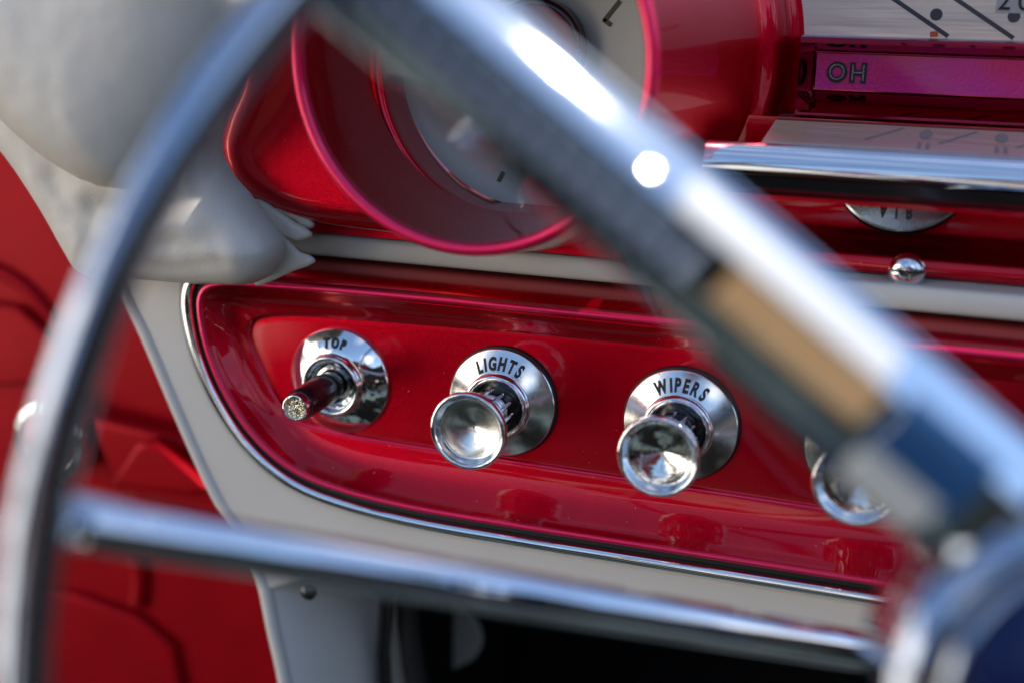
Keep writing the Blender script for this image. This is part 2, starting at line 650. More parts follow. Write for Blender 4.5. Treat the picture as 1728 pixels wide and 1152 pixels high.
def word_mesh(parts, place):
    bm = bmesh.new()
    for (me, wd), M in zip(parts, place):
        me.transform(M)
        bm.from_mesh(me)
        bpy.data.meshes.remove(me)
    return bm


AX = Matrix.Rotation(math.pi / 2, 4, 'X')      # local +Z -> world -Y (towards the driver), local +Y -> world +Z

# ================================================================== DASHBOARD
dash = thing('dashboard', 'candy red and cream painted dashboard carrying the gauges and the row of switches', 'dashboard', (0, 0, 0))

# --- dished switch panel -------------------------------------------------
NT, NL, NB, NR = 90, 90, 110, 40
k0_tl = (-117.5, 36.2)
K0 = np.vstack([
    spline([(255, 40.0), (100, 39.2), (-60, 38.4), (-112, 37.0)], NT),
    spline([(-115.5, 36.2), (-119.6, 30.5), (-119.2, 18.8), (-115.6, 5.0), (-109.0, -8.6), (-99.4, -21.4), (-87.8, -30.9), (-74.9, -36.6), (-56, -40.3)], NL),
    spline([(-50, -41.0), (-30, -42.3), (16, -42.9), (82, -42.9), (255, -42.9)], NB),
    spline([(266, -38), (268, 0), (266, 36)], NR)])
K1 = np.vstack([
    spline([(240, 28.5), (100, 27.6), (0, 26.4), (-95, 23.6)], NT),
    spline([(-101.5, 22.0), (-105.2, 15.5), (-101.0, 3.0), (-95.6, -8.0), (-90.2, -15.5), (-83, -19.3)], NL),
    spline([(-76, -20.4), (-50, -21.2), (-20, -21.7), (60, -22.6), (150, -23.6), (240, -24)], NB),
    spline([(246, -20), (247, 0), (246, 24)], NR)])


def relax(K, it):
    for _ in range(it):
        K = 0.5 * K + 0.25 * (np.roll(K, 1, 0) + np.roll(K, -1, 0))
    return K


K0 = relax(K0, 10)
K1 = relax(K1, 24)


def normals2(K):
    t = np.roll(K, -1, 0) - np.roll(K, 1, 0)
    t /= np.linalg.norm(t, axis=1)[:, None] + 1e-9
    return np.stack([t[:, 1], -t[:, 0]], 1)       # outward/inward sign fixed below


N0 = normals2(K0)
if ((K0 + N0 - K0.mean(0)) ** 2).sum() < ((K0 - K0.mean(0)) ** 2).sum():
    N0 = -N0
rows = []
for off, y in ((1.6, 4.0), (1.6, -6.0), (1.5, -9.0), (1.2, -10.8), (0.7, -12.0), (0.0, -12.5), (-0.8, -12.2), (-1.5, -11.3), (-2.1, -10.2)):
    rows.append((K0 + N0 * off, y))
base = K0 - N0 * 2.1
top_f = np.clip((N0[:, 1] - 0.15) / 0.75, 0, 1)          # 1 along the top edge, where the wall flows softly into the floor
for _ in range(6):
    top_f = 0.5 * top_f + 0.25 * (np.roll(top_f, 1) + np.roll(top_f, -1))
for wgt, y, yt in ((0.12, -8.6, -7.6), (0.25, -6.6, -4.6), (0.38, -5.0, -2.9), (0.52, -3.5, -1.9), (0.66, -2.75, -1.25), (0.78, -2.2, -0.85), (0.87, -1.9, -0.65),
                   (0.915, -1.75, -0.5), (0.935, -1.6, -0.42), (0.95, -1.3, -0.34), (0.965, -0.85, -0.22), (0.98, -0.4, -0.12), (1.0, -0.08, -0.04)):
    rows.append((base * (1 - wgt) + K1 * wgt, y * (1 - top_f) + yt * top_f))
ctr = np.array([60.0, 2.0])
prev = K1
for sc_, y in ((0.992, 0.05), (0.98, 0.0), (0.9, 0.0)):
    rows.append((np.stack([ctr[0] + (K1[:, 0] - ctr[0]) * (1 - (1 - sc_) * 0.35), ctr[1] + (K1[:, 1] - ctr[1]) * sc_], 1), y))
bm = bmesh.new()
R_ = [[bm.verts.new((p[0] * MM, yy * MM, p[1] * MM)) for p, yy in zip(K, np.broadcast_to(y, len(K)))] for K, y in rows]
kn = len(K0)
for a, b in zip(R_, R_[1:]):
    for i in range(kn):
        j = (i + 1) % kn
        bm.faces.new((a[i], a[j], b[j], b[i]))
bm.faces.new(R_[-1])
obj('switch_panel', bm, RED, dash, 50)

bm = bmesh.new()
lip_pts = [(p[0], -11.85, p[1]) for p in K0]
tube(bm, lip_pts + lip_pts[:1], 1.3, 12, False, 1.0, (0, 1, 0))
obj('crest_highlight', bm, EDGE_GLEAM, dash, 60)  # pink tube along the crest paints its highlight
bm = bmesh.new()
bead = 0.045 * base + 0.955 * K1  # path of the painted crease highlight
bi = range(NT + 6, NT + NL + NB - 2)
tube(bm, [(bead[i][0], -0.95, bead[i][1]) for i in bi], [0.25 + 0.5 * min(1, max(0, (k - 25) / 50)) for k, i in enumerate(bi)], 10, True, 1.0, (0, 1, 0))
obj('crease_highlight', bm, EDGE_GLEAM, dash, 60)  # thin pink tube added to draw the highlight along the crease
# --- gasket and chrome trim round its lower edge -----------------------------
i0, i1 = NT + 2, NT + NL + NB
path = K0[i0:i1]
pn = N0[i0:i1]
bm = bmesh.new()
sec = [(1.4, 2), (1.4, -8.3), (2.4, -9.2), (4.2, -9.2), (4.8, -8.5), (4.8, 2)]
fr = [(Vector((p[0], 0, p[1])), Vector((q[0], 0, q[1])), Vector((0, 1, 0))) for p, q in zip(path, pn)]
section_sweep(bm, fr, sec)
obj('gasket', bm, RUBBER, dash)
bm = bmesh.new()
sec = [(4.6, 2)] + [(6.9 - 2.4 * math.cos(math.radians(a)), -9.8 - 2.3 * math.sin(math.radians(a))) for a in range(0, 181, 12)] + [(9.3, 2)]
section_sweep(bm, fr, sec)
obj('chrome_trim', bm, CHROME, dash, 50)

# --- cream surround: left cheek, lower band and leg ---------------------------
inner = [(p[0] + q[0] * 8.4, p[1] + q[1] * 8.4) for p, q in zip(path, pn)][::4]
outline = [(-128.5, 60), (-160, 60), (-166, 42), (-158.5, 26), (-151, 12), (-137.6, -18.3), (-127.8, -39.5), (-119, -56), (-109.9, -68), (-102.4, -84.3), (-99.6, -94), (-94, -90), (-80, -82), (-60, -78.5), (-30, -77), (262, -73.5)] + [(262, -50)] + inner[::-1]
slab('surround', outline, -8.6, 34, 3.6, CREAM, dash, 6)
# rolled outer flange of the cheek and leg
edge = spline([(-166, 44), (-158.5, 26), (-151, 12), (-137.6, -18.3), (-127.8, -39.5), (-119, -56), (-109.9, -68), (-102.4, -84.3), (-97.8, -107.2), (-93, -132), (-90, -185)], 70)
bm = bmesh.new()
tube(bm, [(p[0] + 3.0, -7.2, p[1]) for p in edge], 3.0, 14)
obj('flange', bm, CREAM, dash)

lg = spline([(-104, -78), (-102.4, -84.3), (-97.8, -107.2), (-93, -132), (-90, -185)], 40)
bm = bmesh.new()
rings = []
for p in lg:
    x0 = p[0] + 1.5
    wd = 28.0
    ring = []
    for k in range(25):
        u = k / 24
        ring.append(bm.verts.new(((x0 + wd * u) * MM, (-7.8 + 6 * max(0, 0.10 - u) / 0.10 + 58 * u ** 2.0) * MM, p[1] * MM)))
    rings.append(ring)
for a, b in zip(rings, rings[1:]):
    for i in range(24):
        bm.faces.new((a[i], a[i + 1], b[i + 1], b[i]))
lo_ = obj('leg', bm, CREAM, dash, 60)
sm_ = lo_.modifiers.new('thick', 'SOLIDIFY')
sm_.thickness = 2 * MM
# --- shelf above the panel, cream stripe, red fascia --------------------------
bm = bmesh.new()
extrude_x(bm, [(-9.5, 39.6), (-8.0, 41.4), (-4, 43.0), (6, 45.2), (12, 45.6), (30, 45.6), (30, 36), (-9.5, 36)], -126, 268)
obj('shelf', bm, RED, dash, 50)
bm = bmesh.new()
prof = [(30, 46.2)] + arc(8.0, 48.6, 2.4, 270, 180, 4) + [(5.2, 51.0)] + arc(8.2, 52.4, 2.6, 180, 90, 5) + [(30, 55.4)]
extrude_x(bm, prof, -150, 268)
obj('stripe', bm, CREAM, dash, 50)
bm = bmesh.new()
prof = [(40, 55.9), (17.5, 55.9), (17.0, 57.2), (17.5, 60.2)] + arc(19.3, 60.4, 1.7, 180, 60, 5) + [(30, 60.6), (40, 62.0), (44, 64.0), (45.5, 67), (46, 80), (46, 104), (60, 104), (60, 55.9)]
extrude_x(bm, prof, 10, 268)
obj('lower_fascia', bm, RED, dash, 50)

# --- red housing behind the clock pod ---------------------------------------
hs = spline([(-92, 150), (-98.5, 112), (-104.5, 100), (-107.6, 90), (-105.8, 79.5), (-99, 71.8), (-87.9, 66.6), (-71, 62.6), (-50, 61.2), (0, 60.6)], 70)
hs = [tuple(p) for p in hs if not (p[0] > -31 and p[1] < 70)] + [(1.8 + 58 * math.cos(math.radians(a)), 124.2 + 58 * math.sin(math.radians(a))) for a in range(-126, -263, -5)] + [(-7, 240), (-84, 240)]
slab('gauge_housing', hs, -17, 80, 9.5, RED, dash, 10)
bm = bmesh.new()
extrude_x(bm, [(4, 55.9), (4.5, 62), (0, 70), (60, 70), (60, 55.9)], -112, 60)
obj('housing_foot', bm, RED, dash)
# upper fascia behind everything on the right, keeps the sky out
bm = bmesh.new()
extrude_x(bm, [(66, 100), (66, 260), (90, 260), (90, 100)], 30, 268)
obj('back_panel', bm, RED, dash)

# ================================================================== CLOCK POD
pod = thing('clock_pod', 'round white faced clock in a deep candy red hood with a pink gleaming lip', 'clock', (1.8, 0, 124.2))
PODM = Matrix.Rotation(math.pi / 2, 4, 'X')
bm = bmesh.new()
# profile in (r, h) with h = -y : outer wall from base to lip, over the lip, down the inner wall
prof = [(90, -62), (86, -61), (84.5, -58), (83.5, -52), (80, -49), (77, -47), (75.0, -42), (72.5, -30), (69.5, -10), (66.0, 12), (62.8, 32), (61.2, 42), (60.8, 45.5)]
prof += [(57.0, 45.5), (56.9, 44), (56.2, 38), (55.2, 25), (54.2, 12), (53.4, 4)]
lathe(bm, prof, 160, PODM)
obj('hood', bm, RED, pod, 50)
bm = bmesh.new()
lathe(bm, [(61.1, 44.6)] + arc(59.0, 45.9, 2.2, -20, 200, 14) + [(56.8, 44.4)], 160, PODM)
obj('hood_lip', bm, EDGE_GLEAM, pod, 60)
bm = bmesh.new()
lathe(bm, [(53.6, 4)] + [(52.6, 3.2)] + [(51.6, 2.0)] + arc(50.6, 1.0, 1.3, 40, 170, 6) + [(49.6, -3), (50.0, -10), (50.6, -19), (51.2, -21.5)], 160, PODM @ Matrix.Translation((0, -5.5 * MM, 0)))
obj('inner_ring', bm, RED, pod, 50)
bm = bmesh.new()
lathe(bm, [(51.9, 1.8)] + arc(51.0, 1.9, 0.9, 0, 180, 8) + [(50.1, 1.8)], 160, PODM @ Matrix.Translation((0, -5.5 * MM, 0)))
obj('ring_edge', bm, EDGE_GLEAM, pod, 60)
bm = bmesh.new()
lathe(bm, [(0, -21.2), (44.5, -21.2), (45.3, -20.9), (49.8, -20.2), (52.5, -20.0), (52.5, -30), (0, -30)], 128, PODM @ Matrix.Translation((1.0 * MM, -3.0 * MM, 0)))
dial = obj('dial', bm, DIAL, pod, 30)
# red centre boss with a dark edge
bm = bmesh.new()
lathe(bm, [(17.5, -21), (17.5, -14.5), (16.8, -13.8), (15.6, -13.6), (15.2, -14.2)], 64, PODM @ Matrix.Translation((2.0 * MM, 2.0 * MM, 0)))
obj('boss_edge', bm, BLACK, pod)
bm = bmesh.new()
lathe(bm, [(15.4, -15), (12, -11.5), (6, -9.5), (0, -9)], 64, PODM @ Matrix.Translation((2.0 * MM, 2.0 * MM, 0)))
obj('centre_boss', bm, RED_DOOR, pod)


def stroke(bm, a, b, wd, y, d=0.4):
    a, b = Vector((a[0], a[1])), Vector((b[0], b[1]))
    t = (b - a).normalized()
    n = Vector((-t.y, t.x)) * wd / 2
    c = [a + n, b + n, b - n, a - n]
    f = [bm.verts.new((p.x * MM, (y - d) * MM, p.y * MM)) for p in c]
    g = [bm.verts.new((p.x * MM, (y + 0.1) * MM, p.y * MM)) for p in c]
    bm.faces.new(f)
    for i in range(4):
        j = (i + 1) % 4
        bm.faces.new((f[i], g[i], g[j], f[j]))


def rel(p, y):
    v = at(p[0], p[1], y)
    return (v.x - 1.8, v.z - 124.2)


def mark(segs):
    bm = bmesh.new()
    for a, b, wd in segs:
        stroke(bm, a, b, wd, 21.2)
    obj('hour_mark', bm, OLIVE, pod)


mark([(rel((1046, 2), 21), rel((1019, 36), 21), 1.5), (rel((1018, 33.5), 21), rel((1031, 43), 21), 1.5)])
mark([(rel((850, 290), 21), rel((839, 312), 21), 1.7)])
for a in (45, 75, 105, 135, 165):
    ca, sa = math.cos(math.radians(a)), math.sin(math.radians(a))
    mark([((1 + ca * 35, -3 + sa * 35), (1 + ca * 40.5, -3 + sa * 40.5), 1.6)])

# ================================================================== SPEEDOMETER
spd = thing('speedometer', 'brushed silver speedometer dial with dark slanting strokes and dots above a red channel', 'speedometer', (94, 62, 130))
S0 = Vector((94, 62, 130))


def brush_box(name, x0, x1, z0, z1, y0, y1, mat, parent, off=S0):
    bm = bmesh.new()
    v = [bm.verts.new(((x - off.x) * MM, (y - off.y) * MM, (zz - off.z) * MM)) for x in (x0, x1) for y in (y0, y1) for zz in (z0, z1)]
    for f in ((0, 1, 3, 2), (4, 6, 7, 5), (0, 4, 5, 1), (2, 3, 7, 6), (0, 2, 6, 4), (1, 5, 7, 3)):
        bm.faces.new([v[i] for i in f])
    return obj(name, bm, mat, parent)


brush_box('dial_plate', 60, 268, 118, 230, 62, 65.5, STEEL, spd)
bm = bmesh.new()
bm2 = bmesh.new()


def dot(bm, p, r, y, d=0.3, sz=1.0, n=24):
    f = [bm.verts.new(((p[0] + r * math.cos(2 * math.pi * i / n)) * MM, (y - d) * MM, (p[1] + r * sz * math.sin(2 * math.pi * i / n)) * MM)) for i in range(n)]
    g = [bm.verts.new((v.co.x, (y + 0.1) * MM, v.co.z)) for v in f]
    bm.faces.new(f)
    for i in range(n):
        j = (i + 1) % n
        bm.faces.new((f[i], g[i], g[j], f[j]))


for k in range(6):
    x = 121.9 + 21.6 * k
    stroke(bm, (x - 94 - 6.4, 145.4 + 4 - 130), (x + 19.2 - 94, 133.4 - 130), 1.5, 0, 0.25)
    dot(bm, (136.4 + 25.6 * k - 94, 140.7 - 130), 2.1, 0, 0.25)
obj('scale_marks', bm, GREY_INK, spd)
bm = bmesh.new()
stroke(bm, (135.0 - 94, 133.9 - 130), (137.6 - 94, 134.2 - 130), 1.9, -0.4, 0.5)
obj('needle_tip', bm, ORANGE, spd)
tb = brush_box('number_tab', 155.8, 172.5, 141.8, 151, 61.4, 61.9, PAPER, spd)
gl = glyphs('20', 9.2, 0.95, 0.05, 0.1)
bm = word_mesh(gl, [Matrix.Translation(((163.0 - 94) * MM if i else (158.4 - 94) * MM, -0.75 * MM, (142.9 - 130) * MM)) @ AX if i == 0 else
                    Matrix.Translation(((164.8 - 94) * MM, -0.75 * MM, (142.9 - 130) * MM)) @ AX for i in range(2)])
obj('number', bm, INK, tb)

# red channel with the raised letters
bm = bmesh.new()
fr = []
cx0 = 92.0
sec = [(66, 132.6), (48.5, 132.6), (47.2, 132.2), (46.8, 131.2), (47.4, 130.2), (50.0, 129.4), (55.0, 127.6), (56.6, 127.0), (56.8, 126.4)]
sec2 = [(57.0, 113.4), (56.2, 112.9), (46.8, 106.8), (45.8, 106.0), (45.6, 105.2), (46.4, 104.5), (66, 104.3)]
full = sec + sec2
Vs = []
for x in (cx0, cx0 + 4.6, 268):
    ring = []
    for i, (y, zz) in enumerate(full):
        ring.append((x, y, zz))
    Vs.append(ring)
Vs[0] = [(cx0, min(y, 47.5) if 2 < i < len(full) - 2 else y, zz) for i, (y, zz) in enumerate(full)]
vv = [[bm.verts.new(((x - S0.x) * MM, (y - S0.y) * MM, (zz - S0.z) * MM)) for x, y, zz in r] for r in Vs]
for a, b in zip(vv, vv[1:]):
    for i in range(len(full)):
        j = (i + 1) % len(full)
        try:
            bm.faces.new((a[i], a[j], b[j], b[i]))
        except ValueError:
            pass
bm.faces.new(vv[0])
bm.faces.new(vv[-1][::-1])
ch = obj('warning_channel', bm, CANDY_DARK, spd, 25)
brush_box('channel_floor', 97.2, 267, 113.7, 126.3, 56.3, 58, MAGENTA, ch)
gl = glyphs('OH', 8.4, 0.92, -0.08, 0.75)
bm = word_mesh(gl, [Matrix.Translation(((xx - 94) * MM, (56.0 - 62) * MM, (117.2 - 130) * MM)) @ AX for xx in (104.6, 112.0)])
obj('letter_faces', bm, LETTER, ch)
gl = glyphs('OH', 9.0, 0.92, 0.62, 0.3)
bm = word_mesh(gl, [Matrix.Translation(((xx - 94) * MM, (56.1 - 62) * MM, (116.8 - 130) * MM)) @ AX for xx in (104.6, 112.0)])
obj('letters', bm, INK, ch)

# silver ledge below with strokes, dots and ticks
bm = bmesh.new()
LED = [(49, 104.2), (12, 98.6), (12, 96.0), (60, 96.0), (60, 104.2)]
fr = [(Vector((x, 0, 0)) - S0, Vector((0, 1, 0)), Vector((0, 0, 1))) for x in (86, 268)]
section_sweep(bm, fr, LED)
ld = obj('silver_ledge', bm, STEEL, spd)
bm = bmesh.new()
sl = (104.2 - 98.6) / 37.0


def ledge_pt(x, y, up=0.15):
    return Vector((x - S0.x, y - S0.y, 98.6 + (y - 12) * sl + up - S0.z)) * MM


for k in range(6):
    x = 118 + 24 * k
    c = [(x, 22), (x + 1.6, 22), (x + 13, 40), (x + 11.4, 40)]
    bm.faces.new([bm.verts.new(ledge_pt(*p)) for p in c])
    n = 20
    bm.faces.new([bm.verts.new(ledge_pt(x + 20 + 2.1 * math.cos(2 * math.pi * i / n), 33 + 6 * math.sin(2 * math.pi * i / n))) for i in range(n)])
    for dx in (0, 2.6):
        c = [(x + 18 + dx, 14), (x + 19.2 + dx, 14), (x + 19.2 + dx, 22), (x + 18 + dx, 22)]
        bm.faces.new([bm.verts.new(ledge_pt(*p)) for p in c])
obj('ledge_marks', bm, GREY_INK, ld)

# ================================================================== CHROME RAIL
rail = thing('chrome_rail', 'straight polished chrome rail under the silver speedometer with its dark lower reflection made black', 'trim rail', (170, 5, 91))
bm = bmesh.new()
T0 = Vector((170, 5, 91))
sec = [(12, 98.2)] + [(3.6 - 7.6 * math.sin(math.radians(a)), 91.0 + 8.2 * math.cos(math.radians(a))) for a in range(0, 101, 10)] + [(12, 89.2)]
section_sweep(bm, [(Vector((x, 0, 0)) - T0, Vector((0, 1, 0)), Vector((0, 0, 1))) for x in (69.5, 71, 268)], sec)
obj('bright_face', bm, CHROME, rail, 40)
bm = bmesh.new()
sec = [(12, 89.0), (-3.2, 89.0), (-1.5, 85.0), (3.0, 82.4), (21, 82.2), (23, 89.0)]
section_sweep(bm, [(Vector((x, 0, 0)) - T0, Vector((0, 1, 0)), Vector((0, 0, 1))) for x in (71, 268)], sec)
obj('lower_reflection', bm, BLACK, rail, 20)  # black stands in for the dark reflection in the chrome's lower half
bm = bmesh.new()
section_sweep(bm, [(Vector((x, 0, 0)) - T0, Vector((0, 1, 0)), Vector((0, 0, 1))) for x in (71, 268)], [(3.2, 82.1), (3.2, 80.6), (6, 80.2), (22, 80.2), (22, 82.1)])
obj('red_lip', bm, RED, rail, 20)

# ================================================================== AIR ESCUTCHEON + BUTTON
air = thing('air_escutcheon', 'half hidden chrome disc marked AIR tucked under the chrome rail', 'escutcheon', (131, 38, 77))
tilt = Matrix.Rotation(math.radians(-24), 4, 'X') @ AX
air.location = Vector((131.8, 33, 91.6)) * MM


def cut_top(bm, zc):
    bmesh.ops.bisect_plane(bm, geom=bm.verts[:] + bm.edges[:] + bm.faces[:], dist=1e-7, plane_co=(0, 0, zc * MM), plane_no=(0, 0, 1), clear_outer=True)
    return bm


bm = bmesh.new()
lathe(bm, [(0, 3.6), (12, 3.6), (23.2, 0.7), (23.9, 0.2), (24.0, -0.6), (23.8, -1.4), (0, -1.4)], 128, tilt)
dsk = obj('disc', cut_top(bm, 2.0), DULL, air, 12)
gl = glyphs('AIR', 6.2, 0.66, 0.2, 0.2, True)
bm = word_mesh(gl, [tilt @ Matrix.Rotation(math.radians(ra), 4, 'Z') @ Matrix.Translation((xx * MM, -15.9 * MM, 2.72 * MM)) @ Matrix.Rotation(math.radians(14.5), 4, 'X') for xx, ra in ((-3.7, -4), (-0.6, 0), (2.6, 4))])
obj('lettering', bm, INK, dsk)
bm = bmesh.new()
lathe(bm, [(23.7, -1.4), (23.9, -4.6), (0, -4.6)], 96, tilt)
obj('gasket', cut_top(bm, 2.0), RUBBER, air)

btn = thing('dash_screw', 'small slotted chrome screw head above the cream stripe', 'screw', (136.8, 17, 58.6))
bm = bmesh.new()
lathe(bm, [(0, 9.4), (2.2, 9.2), (4.4, 8.5), (5.6, 7.4), (5.8, 6.6), (5.2, 6.0), (5.2, 5.4), (5.9, 4.8), (5.9, 3.0), (4.6, 2.4), (4.2, 0), (0, 0)], 48, AX)
obj('screw_head', bm, CHROME_SOFT, btn, 40)
bm = bmesh.new()
tube(bm, [(x, -(9.35 - 0.052 * x * x) + 0.25, 0.6) for x in (-5.2, -4, -2.5, -1, 0, 1, 2.5, 4, 5.2)], 0.6, 10)
obj('slot', bm, BLACK, btn)


# ================================================================== SWITCHES
def knob_switch(x, word, label, spun, seed, letters=True):
    t = thing('pull_switch', label, 'switch', (x, 0, 0), 'chrome pull switches on the red panel')
    bm = bmesh.new()
    lathe(bm, [(0, -0.4), (21.0, -0.4), (21.2, 0.3), (20.9, 1.3), (20.2, 1.6), (0, 1.6)], 96, AX)
    obj('gasket', bm, RUBBER, t)
    bm = bmesh.new()
    lathe(bm, [(19.6, 1.4), (20.25, 1.9), (20.35, 2.3), (20.1, 2.6), (19.8, 2.7), (12.6, 6.6), (12.3, 6.6), (12.0, 6.2)], 128, AX)
    esc = obj('escutcheon', bm, SPUN, t, 25)
    bm = bmesh.new()
    lathe(bm, [(12.4, 6.2), (12.5, 8.2)] + arc(11.2, 8.6, 1.3, 0, 130, 7) + [(9.8, 8.6), (9.4, 5.0), (0, 5.0)], 96, AX)
    obj('collar', bm, CHROME, t, 40)
    bm = bmesh.new()
    lathe(bm, [(9.6, 5.1), (9.2, 5.6), (0, 5.6)], 48, AX)
    obj('bore', bm, BLACK, t)
    # fluted shank
    bm = bmesh.new()
    nn = 144
    rings = []
    for h, r, dp in ((5.2, 6.8, 0.0), (10, 6.8, 0.0), (12.0, 7.9, 0.0), (13.0, 8.1, .8), (24, 8.1, .9), (27.5, 8.6, .7), (30, 9.4, .1)):
        ring = []
        for i in range(nn):
            a = 2 * math.pi * i / nn
            f = max(0.0, math.cos(a * 12)) ** 6
            rr = r - dp * f * 1.3
            ring.append(bm.verts.new(AX @ (Vector((rr * math.cos(a), rr * math.sin(a), h)) * MM)))
        rings.append(ring)
    for a, b in zip(rings, rings[1:]):
        for i in range(nn):
            j = (i + 1) % nn
            bm.faces.new((a[i], a[j], b[j], b[i]))
    obj('shank', bm, CHROME, t, 30)
    bm = bmesh.new()
    lathe(bm, [(8.6, 29.8), (10.2, 31.0), (12.4, 32.6), (13.4, 33.6), (13.75, 34.8), (13.75, 36.2)] + arc(12.95, 36.6, 0.85, -10, 150, 8) + [(11.9, 36.2), (10.9, 34.6)], 128, AX)
    hd = obj('knob_head', bm, CHROME, t, 30)
    bm = bmesh.new()
    lathe(bm, [(10.95, 34.7), (10.6, 34.4), (10.2, 34.35), (6.5, 33.0), (3.0, 31.7), (1.0, 31.0), (0, 30.85)], 128, AX)
    obj('dished_face', bm, spun, hd, 60)
    if letters:
        lettering(word, esc)
    return t


def lettering(word, esc, r=15.6, size=6.7, wt=0.32, lift=None, step=1.0, xs=0.62):
    gl = glyphs(word, size, xs, wt, 0.22)
    gap = 0.95
    tot = sum(g[1] for g in gl) + gap * (len(gl) - 1)
    pos = []
    x = -tot / 2
    sl = math.atan2(3.9, 7.2)
    for g in gl:
        c = x + g[1] / 2
        x += g[1] + gap
        a = -c / r
        # letter lies on the cone: baseline at r-2, tilted by the cone slope
        M = AX @ Matrix.Rotation(a, 4, 'Z') @ Matrix.Translation((0, r * MM, (2.7 + (19.8 - r) * 3.9 / 7.2 + 0.02) * MM)) @ Matrix.Rotation(-sl, 4, 'X') @ Matrix.Translation((0, -size * 0.35 * MM, 0))
        pos.append(M)
    bm = word_mesh(gl, pos)
    obj('lettering', bm, INK, esc)


SPUN_FACE = lib('spun_face', (0.82, 0.80, 0.76), 0.16, 1.0, aniso=0.9, rvary=0.05, vary_scale=1200, dust=(900, 0.22, 0.22, (0.05, 0.045, 0.04)))
WORN_FACE = lib('worn_face', (0.84, 0.83, 0.80), 0.05, 1.0, aniso=0.5, rvary=0.10, vary_scale=300, bump=0.4, bump_scale=190, dust=(700, 0.24, 0.30, (0.06, 0.05, 0.045)))
knob_switch(0, 'LIGHTS', 'chrome pull knob on the round escutcheon lettered LIGHTS', SPUN_FACE, 1)
knob_switch(66.6, 'WIPERS', 'chrome pull knob on the round escutcheon lettered WIPERS', WORN_FACE, 2)
knob_switch(129.8, '', 'chrome pull knob half hidden behind the steering wheel spoke', WORN_FACE, 3, False)

# toggle switch lettered TOP
tg = thing('toggle_switch', 'black toggle lever with a gold glitter tip in the chrome bezel lettered TOP', 'switch', (-66.6, 0, 0))
bm = bmesh.new()
prof = [(20.6, -0.3), (20.8, 0.9), (20.6, 1.4), (20.2, 1.65), (19.0, 2.4), (17.6, 3.25), (15.8, 4.25), (13.8, 5.2), (12.6, 5.7), (12.2, 5.8), (11.9, 6.3), (11.9, 7.6)]
prof += arc(10.9, 8.3, 1.1, 0, 140, 7) + [(9.4, 8.4), (8.9, 7.0), (8.7, 3.0)]
lathe(bm, prof, 128, AX)
bez = obj('bezel', bm, CHROME, tg, 40)
bm = bmesh.new()
lathe(bm, [(8.9, 4.0), (7.4, 4.6), (7.2, 6.2), (6.2, 6.4), (5.6, 5.6), (5.4, 2.6), (0, 2.0)], 64, AX)
obj('socket', bm, CHROME_SOFT, tg, 40)
bm = bmesh.new()
lathe(bm, [(5.4, 3.0), (0, 3.0)], 40, AX)
obj('bore', bm, BLACK, tg)
gl = glyphs('TOP', 5.3, 0.66, 0.26, 0.25)
pos = []
xx = -(sum(g[1] for g in gl) + 2 * 1.1) / 2
for g in gl:
    c = xx + g[1] / 2
    xx += g[1] + 1.1
    pos.append(AX @ Matrix.Rotation(-c / 16.0, 4, 'Z') @ Matrix.Translation((0, 16.0 * MM, 4.5 * MM)) @ Matrix.Rotation(-math.radians(28.5), 4, 'X') @ Matrix.Translation((0, -1.85 * MM, 0)))
obj('lettering', word_mesh(gl, pos), INK, bez)
# lever
tip = at(497, 688, -42) - Vector((-66.6, 0, 0))
root = Vector((0.5, -3, 0.5))
dv = (tip - root)
LV = Matrix.Translation(root * MM) @ dv.normalized().to_track_quat('Z', 'Y').to_matrix().to_4x4()
ln = dv.length
bm = bmesh.new()
lathe(bm, [(0, -1), (3.6, 0), (4.2, 4), (5.6, 8), (5.9, 12), (5.9, ln - 9), (5.7, ln - 8.2), (5.7, ln - 4.2), (5.2, ln - 3.4), (0, ln - 3.4)], 64, LV)
lev = obj('lever', bm, BLACK, tg, 40)
bm = bmesh.new()
lathe(bm, [(4.9, ln - 4.5), (4.9, ln - 0.6), (4.6, ln), (4.3, ln + 0.1), (4.2, ln - 0.3)], 64, LV)
obj('tip_ring', bm, CHROME_SOFT, lev, 40)
bm = bmesh.new()
lathe(bm, [(4.3, ln - 0.3), (2, ln + 0.1), (0, ln + 0.2)], 48, LV)
obj('tip_disc', bm, GLIT, lev, 40)

# ================================================================== PADDED COVER
pad = thing('padded_cover', 'white vinyl padded dash cover with a loose curling corner flap', 'dash cover', (0, 0, 0))
P1 = [(-60, 130), (0, 236), (40, 290), (85, 360), (120, 422), (142, 456), (165, 468), (215, 471), (290, 477), (380, 481), (425, 479), (455, 462), (470, 440), (474, 415), (462, 392), (440, 365),
      (412, 328), (384, 296), (368, 262), (366, 232), (380, 190), (402, 146), (440, 60), (475, -60), (200, -90), (-60, -60)]
CREASE = [(np.array(spline(xz(c_, -32), 40)), d_, w_) for c_, d_, w_ in (
    ([(360, 285), (395, 325), (432, 368), (470, 404)], 1.6, 1.6), ([(405, 318), (440, 358), (472, 392)], 1.0, 1.2),
    ([(440, 478), (458, 452), (464, 425), (462, 400)], 1.4, 1.6), ([(225, 432), (300, 446), (390, 436)], 0.9, 3.0),
    ([(255, 400), (320, 408), (380, 400)], 0.7, 3.2), ([(190, 345), (240, 350), (320, 330), (355, 300)], 1.6, 4.0), ([(120, 300), (180, 380), (240, 440)], 0.8, 4.0))]


def creases(x, zz, s_):
    y = 0.0
    for c_, d_, w_ in CREASE:
        dd = ((c_[:, 0] - x) ** 2 + (c_[:, 1] - zz) ** 2).min()
        y += d_ * math.exp(-dd / (w_ * w_)) - 0.45 * d_ * math.exp(-(math.sqrt(dd) - 2.2 * w_) ** 2 / (1.4 * w_ * w_))
    return y * min(1.0, s_ * 3)


